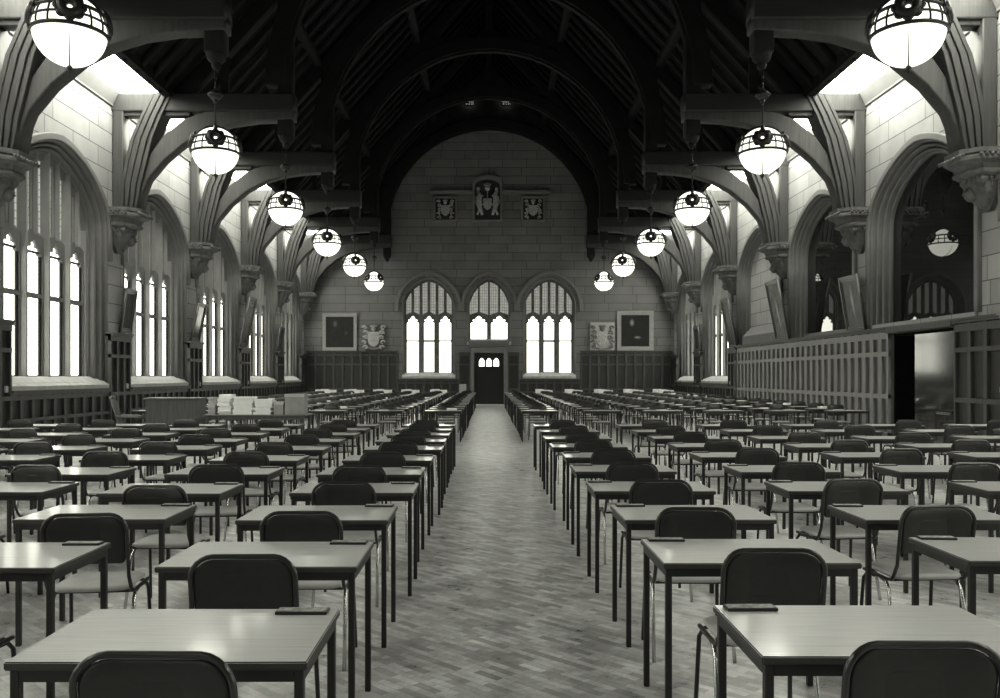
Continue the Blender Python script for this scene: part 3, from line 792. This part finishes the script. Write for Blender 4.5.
def furniture():
    dparts, dlegs = desk_parts(); cparts, clegs = chair_parts()
    dm = [(n, mesh_of(b, n, m)) for n, b, m, _ in dparts]; cm = [(n, mesh_of(b, n, m)) for n, b, m in cparts]
    def joined(items, name):
        mats = []; bm = bmesh.new()
        for me, off in items:
            b = bmesh.new(); b.from_mesh(me); xf(b, Matrix.Translation(off)); 
            idx = []
            for m in me.materials:
                if m not in mats: mats.append(m)
                idx.append(mats.index(m))
            for f in b.faces: f.material_index = idx[f.material_index]
            t = bpy.data.meshes.new('t'); b.to_mesh(t); b.free(); bm.from_mesh(t); bpy.data.meshes.remove(t)
        return mesh_of(bm, name, mats)
    desk_far = joined([(me, (0, 0, 0)) for _, me in dm] + dlegs, 'exam_desk')
    chair_far = joined([(me, (0, 0, 0)) for _, me in cm] + [(me, (0, 0, 0)) for me in clegs], 'stacking_chair')
    # number block
    nb = mesh_of(bx((-.09, -.032, 0), (.09, .032, .011), .002), 'block', 'steel')
    nc = mesh_of(bx((-.084, -.026, .0111), (.084, .026, .0121)), 'card', 'card_top')
    bks = []
    for k, m in enumerate(('paper', 'paper_grey', 'paper')):
        h = (.012, .020, .05)[k]; b = bmesh.new()
        nn = (3, 4, 7)[k]; rr = random.Random(k)
        for i in range(nn):
            dx, dy = rr.uniform(-.008, .008), rr.uniform(-.006, .006)
            box(b, (-.11+dx, -.15+dy, h*i/nn), (.11+dx, .15+dy, h*(i+1)/nn))
        bks.append(mesh_of(b, 'exam_booklet', m))

    b = bmesh.new(); rr = random.Random(5)
    for c, w_, h_ in ((-.19, .36, .17), (.19, .36, .13)):
        for i in range(6): dx = rr.uniform(-.006, .006); box(b, (c-w_/2+dx, -.17+dx, h_*i/6), (c+w_/2+dx, .17-dx, h_*(i+1)/6))
    bks.append(mesh_of(b, 'paper_stack', 'paper'))

    def put_desk(x, y, rz, label, group, full):
        if full:
            r = thing('exam_desk', label, 'desk', (x, y, 0), rz, group)
            for n, me in dm: link(n, me, r)
            for me, off in dlegs: link('leg', me, r, off)
        else:
            tag(link('exam_desk', desk_far, None, (x, y, 0), (0, 0, rz)), label, 'desk', group)
    def put_chair(x, y, rz, label, group, full):
        if full:
            r = thing('stacking_chair', label, 'chair', (x, y, 0), rz, group)
            for n, me in cm: link(n, me, r)
            for me in clegs: link('leg', me, r)
        else:
            tag(link('stacking_chair', chair_far, None, (x, y, 0), (0, 0, rz)), label, 'chair', group)
    def inview(x, y, m=0):
        if y < 1.2: return False
        return -8 < 489+870*(x+.5*(1 if x < 0 else -1))/(y+.5) < 1008
    PH = {(-1, 0, 0): (-.86, 2.34), (-1, 1, 0): (-.985, 3.49), (-1, 2, 0): (-.99, 4.60), (-1, 3, 0): (-.975, 5.88), (1, 0, 0): (1.17, 2.36), (1, 1, 0): (1.18, 3.62), (1, 2, 0): (1.13, 4.74), (1, 3, 0): (1.19, 6.02),
          (-1, 2, 1): (-2.13, 4.50), (-1, 3, 1): (-2.18, 5.74), (-1, 4, 1): (-2.23, 7.03), (-1, 5, 1): (-2.29, 8.25), (1, 2, 1): (2.46, 4.82), (1, 3, 1): (2.5, 6.05), (1, 4, 1): (2.58, 7.27), (1, 5, 1): (2.66, 8.60)}
    LR = [2.6, 3.78, 5.0, 6.17, 7.33, 8.55, 9.8, 11.0, 12.2, 13.35, 14.5]
    RR = [2.58, 3.86, 5.02, 6.27, 7.55, 8.85, 10.15, 11.5, 12.95, 14.45]
    for s, rows, e0, pitch, sd in ((-1, LR, .56, 1.32, 'paper-table side'), (1, RR, .765, 1.41, 'oak-screen side')):
        for i, fy in enumerate(rows):
            for k in range(7):
                x = s*(e0+DW/2+pitch*k) + R.uniform(-.025, .025)*(1 if i else 0); y = fy+DD/2+(R.uniform(-.05, .05) if k else R.uniform(-.01, .01))
                if (s, i, k) == (-1, 0, 0): x += .03; y -= .07
                if s > 0 and k == 0 and i < 2: x += (.045, .03)[i]
                if not inview(x, y): continue
                rz = R.uniform(-.012, .012)
                at = '%s row, %s from the aisle, %s' % (ORD[i], ORD[k], sd)
                put_desk(x, y, rz, 'pale-topped exam desk of the front block, ' + at, 'exam desks in the front block', True)
                nx = x - s*(DW/2-.115); ny = y+DD/2-.05
                r = thing('number_block', 'small number block on front-block desk in ' + at, 'number block', (nx+R.uniform(-.01, .01), ny+R.uniform(-.008, .004), DH+.0002), R.uniform(-.05, .05), 'number blocks on the front desks')
                link('block', nb, r); link('card', nc, r)
                cx, cg = (x+R.uniform(-.02, .02), R.uniform(.09, .13)) if k == 0 else (x+R.uniform(-.05, .05), R.uniform(.08, .15))
                if (s, i, k) in PH: cx, cg = PH[(s, i, k)][0], fy - PH[(s, i, k)][1] - .235
                put_chair(cx, y-DD/2-cg, R.uniform(-.03, .03) if k == 0 else R.uniform(-.12, .12), 'dark-backed chair at front-block desk in ' + at, 'chairs of the front block', True)
    for s, e0, pitch, sd in ((-1, .64, 1.40, 'paper-table side'), (1, .78, 1.48, 'oak-screen side')):
        for i in range(18):
            fy = 20.7+1.34*i
            for k in range(6):
                x = s*(e0+DW/2+pitch*k)+R.uniform(-.02, .02); y = fy+DD/2+R.uniform(-.02, .02)
                at = '%s row, %s from the aisle, %s' % (ORD[i], ORD[k], sd)
                full = i < 2
                put_desk(x, y, R.uniform(-.01, .01), 'exam desk of the far block, ' + at, 'exam desks in the far block', full)
                put_chair(x+R.uniform(-.04, .04), y+DD/2+R.uniform(.10, .14), PI+R.uniform(-.08, .08), 'dark chair at far-block desk in ' + at, 'chairs of the far block', full)
                if i >= 16 and k > 0:
                    tag(link('paper_stack', bks[3], None, (x, y, DH+.0002), (0, 0, R.uniform(-.05, .05))), 'long white paper stack on far-block desk in ' + at, 'papers', 'paper stacks on the last desk rows')
                elif R.random() < .85 and not (s < 0 and i == 17):
                    q = R.choice((0, 0, 1, 2))
                    tag(link('exam_booklet', bks[q], None, (x+R.uniform(-.2, .2), y+R.uniform(-.05, .08), DH+.0002), (0, 0, R.uniform(-.2, .2))),
                        'loose exam papers on far-block desk in ' + at, 'papers', 'papers on the far desks')

# ------------------------------------------------------------------ pictures, reliefs
def picture(name, w, h, label, cat, loc, rz, tilt, frame_m, canvas_m, fw=.12, rx=0):
    """face towards local -Y, standing on local z=0"""
    r = link(name, None, None, loc); r.rotation_mode = 'XYZ'
    r.matrix_world = Matrix.Translation(loc) @ Matrix.Rotation(rz, 4, 'Z') @ Matrix.Rotation(tilt, 4, 'X')
    tag(r, label, cat)
    R4 = lambda m: [(-w/2+m, m), (w/2-m, m), (w/2-m, h-m), (-w/2+m, h-m)]
    bm = merge(plate(R4(0), [R4(fw*.55)], -.03, .05, 'XZ', .012), plate(R4(fw*.45), [R4(fw)], -.005, .04, 'XZ', .008))
    obj('frame', bm, frame_m, r)
    obj('canvas', bx((-w/2+fw*.8, .012, fw*.8), (w/2-fw*.8, .024, h-fw*.8)), canvas_m, r)
    return r

def relief(bm, c, w, h, seed, beasts=False):
    """heraldic relief: shield, helm and crown, mantling scrolls; face to -Y"""
    rr = random.Random(seed); x0, y0, z0 = c
    for s in (-1, 1):
        if beasts:
            tube(bm, [(x0+s*w*.20, y0, z0+h*.12), (x0+s*w*.30, y0-.05, z0+h*.30), (x0+s*w*.32, y0-.07, z0+h*.48), (x0+s*w*.30, y0-.07, z0+h*.62), (x0+s*w*.38, y0-.06, z0+h*.74)], [.05*w, .085*w, .10*w, .085*w, .055*w], 8)
            ball(bm, (x0+s*w*.36, y0-.08, z0+h*.78), .075*w, 10)
            tube(bm, [(x0+s*w*.30, y0-.07, z0+h*.55), (x0+s*w*.18, y0-.09, z0+h*.62)], .035*w, 6)
            tube(bm, [(x0+s*w*.32, y0-.07, z0+h*.25), (x0+s*w*.40, y0-.05, z0+h*.12)], .04*w, 6)
            tube(bm, [(x0+s*w*.36, y0-.04, z0+h*.3), (x0+s*w*.46, y0-.04, z0+h*.45), (x0+s*w*.42, y0-.04, z0+h*.6)], .025*w, 6)
        else:
            for k in range(5):
                zb = z0+h*(.08+.19*k); a = s*(.33+.05*math.sin(k*2))
                pts = [(x0+w*a+s*w*.10*math.cos(t)*(1-.10*t), y0-.03-.01*t, zb+h*.075*math.sin(t)*(1-.10*t)) for t in [i*.55 for i in range(10)]]
                tube(bm, pts, [.045*w*(1-.05*i) for i in range(10)], 6)
            for k in range(14):
                ball(bm, (x0+s*w*rr.uniform(.28, .46), y0-.03, z0+h*rr.uniform(.05, .95)), w*rr.uniform(.025, .05), 8)
    ball(bm, (x0, y0-.05, z0+h*.80), .10*w, 12, 1, .8, 1.1)
    for k in range(5): ball(bm, (x0+w*(-.12+.06*k), y0-.05, z0+h*(.90+.03*(2-abs(k-2))/2)), .03*w, 8)
    ring(bm, (x0, y0-.04, z0+h*.87), .10*w, .02*w, 'Z', 16, 6)

def shield_bm(c, w, h, d=.07):
    x0, y0, z0 = c
    pts = [(-.5, 1), (.5, 1), (.5, .45), (.42, .22), (.22, .08), (0, 0), (-.22, .08), (-.42, .22), (-.5, .45)]
    a = plate([(x0+p*w, z0+q*h) for p, q in pts], [], y0-d, y0, 'XZ', .012)
    b = plate([(x0-.03*w, z0+.15*h), (x0+.03*w, z0+.15*h), (x0+.03*w, z0+.9*h), (x0-.03*w, z0+.9*h)], [], y0-d-.02, y0-d+.01, 'XZ')
    e = bmesh.new()
    for px, pz in ((-.25, .75), (.25, .75), (-.22, .42), (.22, .42)): ball(e, (x0+px*w, y0-d, z0+pz*h), .10*w, 8, 1, .5, 1)
    return merge(a, b, e)

def art():
    px = lambda p, y=FY: (p-489)*y/870
    pz = lambda p, y=FY: 1.57-(p-376)*y/870
    # end-wall portraits
    c1 = painting('portrait_one', .03, ((-.25, 0, 1.45), (.15, .5, .22), .13), ((.35, 0, .95), (.12, .5, .12), .06))
    c2 = painting('portrait_two', .02, ((-.18, 0, 1.52), (.14, .5, .23), .34), ((.12, 0, .72), (.22, .5, .09), .34))
    picture('framed_portrait', 1.86, 2.02, 'large dim portrait in a narrow pale frame, end wall corner near the tall windows', 'portrait', (px(340), FY-.10, 2.94), 0, 0, 'gilt', c1, .18)
    picture('framed_portrait', 1.98, 2.16, 'large portrait of a dark-clad sitter in a heavy gilt frame on the end wall', 'portrait', (px(635), FY-.10, 2.94), 0, 0, 'gilt', c2, .23)
    # coats of arms on the panelling ledge
    for p, lab in ((374, 'stone coat of arms with scrolled mantling, beside the dim portrait in the pale frame'), (602, 'stone coat of arms on a square slab, beside the gilt portrait of the sitter')):
        x = px(p); r = thing('stone_crest', lab, 'coat of arms', (x, FY-.09, 2.96))
        obj('slab', bx((-.66, -.05, 0), (.66, .085, 1.5), .015) if p > 500 else bx((-.46, -.05, 0), (.46, .085, 1.38), .03), 'stone_pale' if p > 500 else 'stone_dark', r)
        obj('shield', shield_bm((0, -.05, .18), .62, .82), 'stone_pale', r)
        bm = bmesh.new(); relief(bm, (0, -.04, .05), 1.32, 1.4, p); box(bm, (-.5, -.055, .62), (.5, -.045, .70)); box(bm, (-.04, -.055, .62), (.04, -.045, 1.3)); obj('mantling', bm, 'relief_pale' if p > 500 else 'relief_light', r)
        bm = bmesh.new(); tube(bm, [(-.5+.1*i, -.07, .13-.05*math.cos((i-5)*.5)) for i in range(11)], .05, 6); obj('scroll', bm, 'relief_pale', r)
    # three reliefs high on the end wall
    z0 = pz(222)
    for p, w, h, lab, beasts in ((445.5, 1.28, 1.36, 'small square heraldic relief high on end wall, flanking the arched relief, above dim portrait', False),
                                 (533, 1.28, 1.36, 'small square heraldic relief high on end wall, flanking the arched relief, towards gilt portrait', False),
                                 (487.5, 1.62, 2.1, 'tall arch-topped stone relief of two beasts holding a shield, high on the end wall', True)):
        x = px(p); r = thing('heraldic_relief', lab, 'relief', (x, FY-.12, z0), 0, 'reliefs high on the end wall')
        o = [(-w/2, 0), (w/2, 0), (w/2, h), (-w/2, h)]
        if beasts: o = [(-w/2, 0)] + [(w/2, 0)] + [(w/2*math.cos(PI*i/16), h+.42*math.sin(PI*i/16)) for i in range(17)]
        hole = [(x_*.84, .1+(z_-.1)*.90 if z_ > .1 else .1) for x_, z_ in o]
        obj('surround', plate(o, [hole], -.10, .115, 'XZ', .02), 'stone', r)
        obj('ground', plate(hole, [], .0, .11, 'XZ'), 'ground', r)
        obj('shield', shield_bm((0, -.05, .30 if not beasts else .62), w*.36 if not beasts else w*.28, h*.42 if not beasts else .62), 'relief_light', r)
        bm = bmesh.new(); relief(bm, (0, -.05, .1), w*.74 if not beasts else w*.85, (h-.2) if not beasts else 2.1, int(p), beasts); box(bm, (-w*.3, -.04, h*.42), (w*.3, -.03, h*.46)); box(bm, (-.03, -.04, h*.42), (.03, -.03, h*.9 if not beasts else 1.8)); obj('supporter' if beasts else 'mantling', bm, 'relief_light', r)
    bm = bmesh.new()
    for a, b in ((px(431), px(472)), (px(503), px(549))):
        box(bm, (a, FY-.16, pz(195)), (b, FY, pz(193.5))); box(bm, (a-.06, FY-.22, pz(193.5)), (b+.06, FY, pz(191)))
    struct(obj('trim_90', bm, 'stone'))
    # leaning pictures on the piers
    dark = painting('varnished_canvas', .05, ((0, 0, 1.0), (.3, .5, .5), .05), ((.1, 0, .5), (.2, .5, .2), .03))
    pale = painting('washed_canvas', .30, ((0, 0, 1.0), (.12, .5, .5), .35), ((.05, 0, .6), (.06, .5, .4), .3))
    dark2 = painting('streaked_canvas', .16, ((0, 0, .85), (.10, .5, .45), .35), ((.05, 0, .6), (.06, .5, .4), .2))
    black = painting('dark_canvas', .02, ((0, 0, .8), (.2, .5, .2), .02), ((.1, 0, .5), (.2, .5, .2), .02))
    glare = painting('glazed_picture', .25, ((0, 0, .8), (.12, .5, .5), .2), ((.05, 0, .6), (.06, .5, .4), .2))
    for c, q in ((dark, .25), (black, .6), (pale, .6), (dark2, .45), (glare, .10)): c.node_tree.nodes['Principled BSDF'].inputs['Roughness'].default_value = q
    for s, t, w, h, lean, cm, lab in (
        (-1, 23.75, .75, 1.22, 8, black, 'small dark framed picture leaning out from first pier in view of tall-window wall'),
        (-1, 29.35, .85, 1.32, 12, glare, 'leaning framed picture with white glare on its glass, second pier, tall-window wall'),
        (-1, 35.1, 1.05, 2.05, 12, dark, 'tall framed picture leaning far out from third pier of tall-window wall'),
        (-1, 41.2, .9, 1.15, 7, black, 'small dark picture on the last pier before end wall, tall-window side'),
        (1, 23.5, 1.18, 1.5, 9, dark2, 'dark-framed picture with pale streaked canvas leaning above the oak screen'),
        (1, 29.4, 1.3, 2.05, 11, pale, 'tall pale leaning picture on oak screen ledge beside the walled-up arch'),
        (1, 35.3, 1.1, 2.0, 11, dark, 'leaning picture on the pier where the oak screen ends'),
        (1, 41.3, .9, 1.2, 5, black, 'small dark picture above pier panelling between the two windows, oak-screen wall')):
        zb = 2.79 if (s > 0 and t < 36 and t != 35.3) else 2.735
        picture('framed_picture', w, h, lab, 'picture', (s*(WX-.13), t, zb), -s*PI/2 if s > 0 else PI/2, math.radians(lean), 'frame_dark', cm, .14)

# ------------------------------------------------------------------ the paper table and its neighbours
def extras():
    # counter
    r = thing('counter_desk', 'plain dark wooden counter desk with closed front, beside the stacked white papers', 'counter', (-6.62, 18.4, 0))
    obj('top', bx((-.56, -.36, 1.085), (.62, .36, 1.115), .006), 'counter', r)
    obj('front_panel', bx((-.52, -.32, .56), (.53, -.29, 1.085)), 'dark_wood', r)
    bm = bmesh.new(); box(bm, (-.52, -.29, .56), (-.49, .32, 1.085)); obj('side_panel', bm, 'counter', r)
    bm = bmesh.new(); box(bm, (.50, -.29, .56), (.53, .32, 1.085)); obj('side_panel', bm, 'counter', r)
    for x in (-.52, .47):
        for y in (-.32, .26): obj('leg', bx((x, y, 0), (x+.06, y+.06, .56)), 'dark_wood', r)
    # long table with paper piles
    r = thing('paper_table', 'long dark table carrying the stacks of white papers, beside the counter desk', 'table', (-4.87, 18.45, 0))
    obj('table_top', bx((-1.06, -.38, .735), (1.06, .38, .765), .004), 'counter', r)
    obj('apron', merge(bx((-1.0, -.34, .66), (1.0, -.31, .735)), bx((-1.0, .31, .66), (1.0, .34, .735))), 'dark_wood', r)
    for x in (-1.02, .97):
        for y in (-.35, .30): obj('leg', bx((x, y, 0), (x+.05, y+.05, .735)), 'dark_wood', r)
    zt = .7655
    def pile(x, y, w, d, h, n, m, label, seed):
        rr = random.Random(seed); bm = bmesh.new()
        for i in range(n):
            dx, dy = rr.uniform(-.022, .022), rr.uniform(-.03, .03); a = rr.uniform(-.07, .07)
            b = bx((-w/2, -d/2, h*i/n), (w/2, d/2, h*(i+.94)/n)); xf(b, Matrix.Translation((dx, dy, 0)) @ Matrix.Rotation(a, 4, 'Z')); bm = merge(bm, b)
        o = obj('paper_stack', bm, m); o.location = (x, y, zt); tag(o, label, 'papers', 'paper stacks on the long table')
    pile(-5.80, 18.35, .15, .30, .36, 9, 'paper_grey', 'narrow greyish paper stack standing against the counter desk', 1)
    pile(-5.52, 18.30, .27, .32, .42, 14, 'paper', 'tallest stack of white papers on the long table, next to the greyish one', 2)
    pile(-5.13, 18.30, .40, .34, .37, 13, 'paper', 'broad stack of white papers in the middle of the table', 3)
    pile(-4.71, 18.30, .36, .34, .32, 11, 'paper', 'lowest stack of white papers on the long table, beside the grey carton', 4)
    for x, w, h, m, lab in ((-4.38, .20, .26, 'card_box', 'narrow dark grey carton between white papers and the large carton'), (-4.05, .40, .42, 'card_box', 'large pale grey carton at the aisle end of the long paper table')):
        r = thing('carton', lab, 'carton', (x, 18.3, zt))
        obj('body', bx((-w/2, -.2, 0), (w/2, .2, h), .004), m, r)
        obj('lid', merge(bx((-w/2-.006, -.206, h-.05), (w/2+.006, -.2005, h+.006)), bx((-w/2-.006, -.206, h+.0005), (w/2+.006, .206, h+.006))), 'paper_grey', r)
    # armchair seen from the side, its back to the tall windows
    r = thing('wooden_armchair', 'dark high-backed wooden armchair turned sideways beside the counter desk', 'armchair', (-7.62, 18.7, 0), -PI/2+.25)
    obj('seat', bx((-.28, -.26, .42), (.28, .28, .47), .02, 2), 'dark_wood', r)
    def slab(bm, w, p0, p1, t):
        d = (Vector(p1)-Vector(p0)); b = bx((-w/2, -t/2, 0), (w/2, t/2, d.length), .01)
        xf(b, Matrix.Translation(p0) @ d.to_track_quat('Z', 'Y').to_matrix().to_4x4()); return b
    bm = bmesh.new(); tube(bm, [(-.26, -.24, .45), (-.26, -.45, 1.13)], .024); tube(bm, [(.26, -.24, .45), (.26, -.45, 1.13)], .024)
    tube(bm, [(-.26, -.445, 1.12), (.26, -.445, 1.12)], .03); obj('back_frame', bm, 'counter', r)
    b = bx((-.24, -.012, 0), (.24, .012, .58)); xf(b, Matrix.Translation((0, -.265, .52)) @ Matrix.Rotation(.29, 4, 'X')); obj('backrest', b, 'dark_wood', r)
    for s in (-1, 1):
        bm = bmesh.new(); tube(bm, [(s*.28, -.33, .72), (s*.29, 0, .70), (s*.29, .24, .68)], .025); tube(bm, [(s*.285, .22, .68), (s*.27, .24, .44)], .02); obj('armrest', bm, 'counter', r)
        for y, y2 in ((.24, .26), (-.24, -.32)):
            bm = bmesh.new(); tube(bm, [(s*.25, y, .43), (s*.27, y2, 0)], .022); obj('leg', bm, 'counter', r)
    # small board on the last desk by the door
    o = obj('file_box', bx((-.17, -.12, 0), (.17, .12, .42), .01), 'paper_grey'); o.location = (-1.32, 43.86, DH+.0005)
    tag(o, 'upright grey file box on the last desk next to the end door', 'file box')

shell(); windows(); shell_panelling(); trusses(); corbels(); lamps(); furniture(); art(); extras()

# ------------------------------------------------------------------ world, camera
w = bpy.data.worlds.new('overcast'); SC.world = w; w.use_nodes = True
bg = w.node_tree.nodes['Background']; bg.inputs[0].default_value = (.9, .92, .8, 1); bg.inputs[1].default_value = 1.0
cam = bpy.data.cameras.new('camera'); co = bpy.data.objects.new('camera', cam); COL.objects.link(co)
co.location = (0, 0, 1.57); co.rotation_euler = (PI/2, 0, 0)
cam.sensor_width = 36; cam.lens = 36*.870; cam.shift_x = .011; cam.shift_y = .027; cam.clip_end = 200; cam.clip_start = .05
SC.camera = co
SC.view_settings.view_transform = 'Standard'; SC.view_settings.look = 'None'; SC.view_settings.gamma = 1; SC.view_settings.use_curve_mapping = False
SC.view_settings.exposure = 0.2
SC.cycles.use_denoising = True
SC.cycles.max_bounces = 6; SC.cycles.diffuse_bounces = 4; SC.cycles.glossy_bounces = 3; SC.cycles.transmission_bounces = 2
SC.cycles.sample_clamp_indirect = 6; SC.cycles.caustics_reflective = False; SC.cycles.caustics_refractive = False
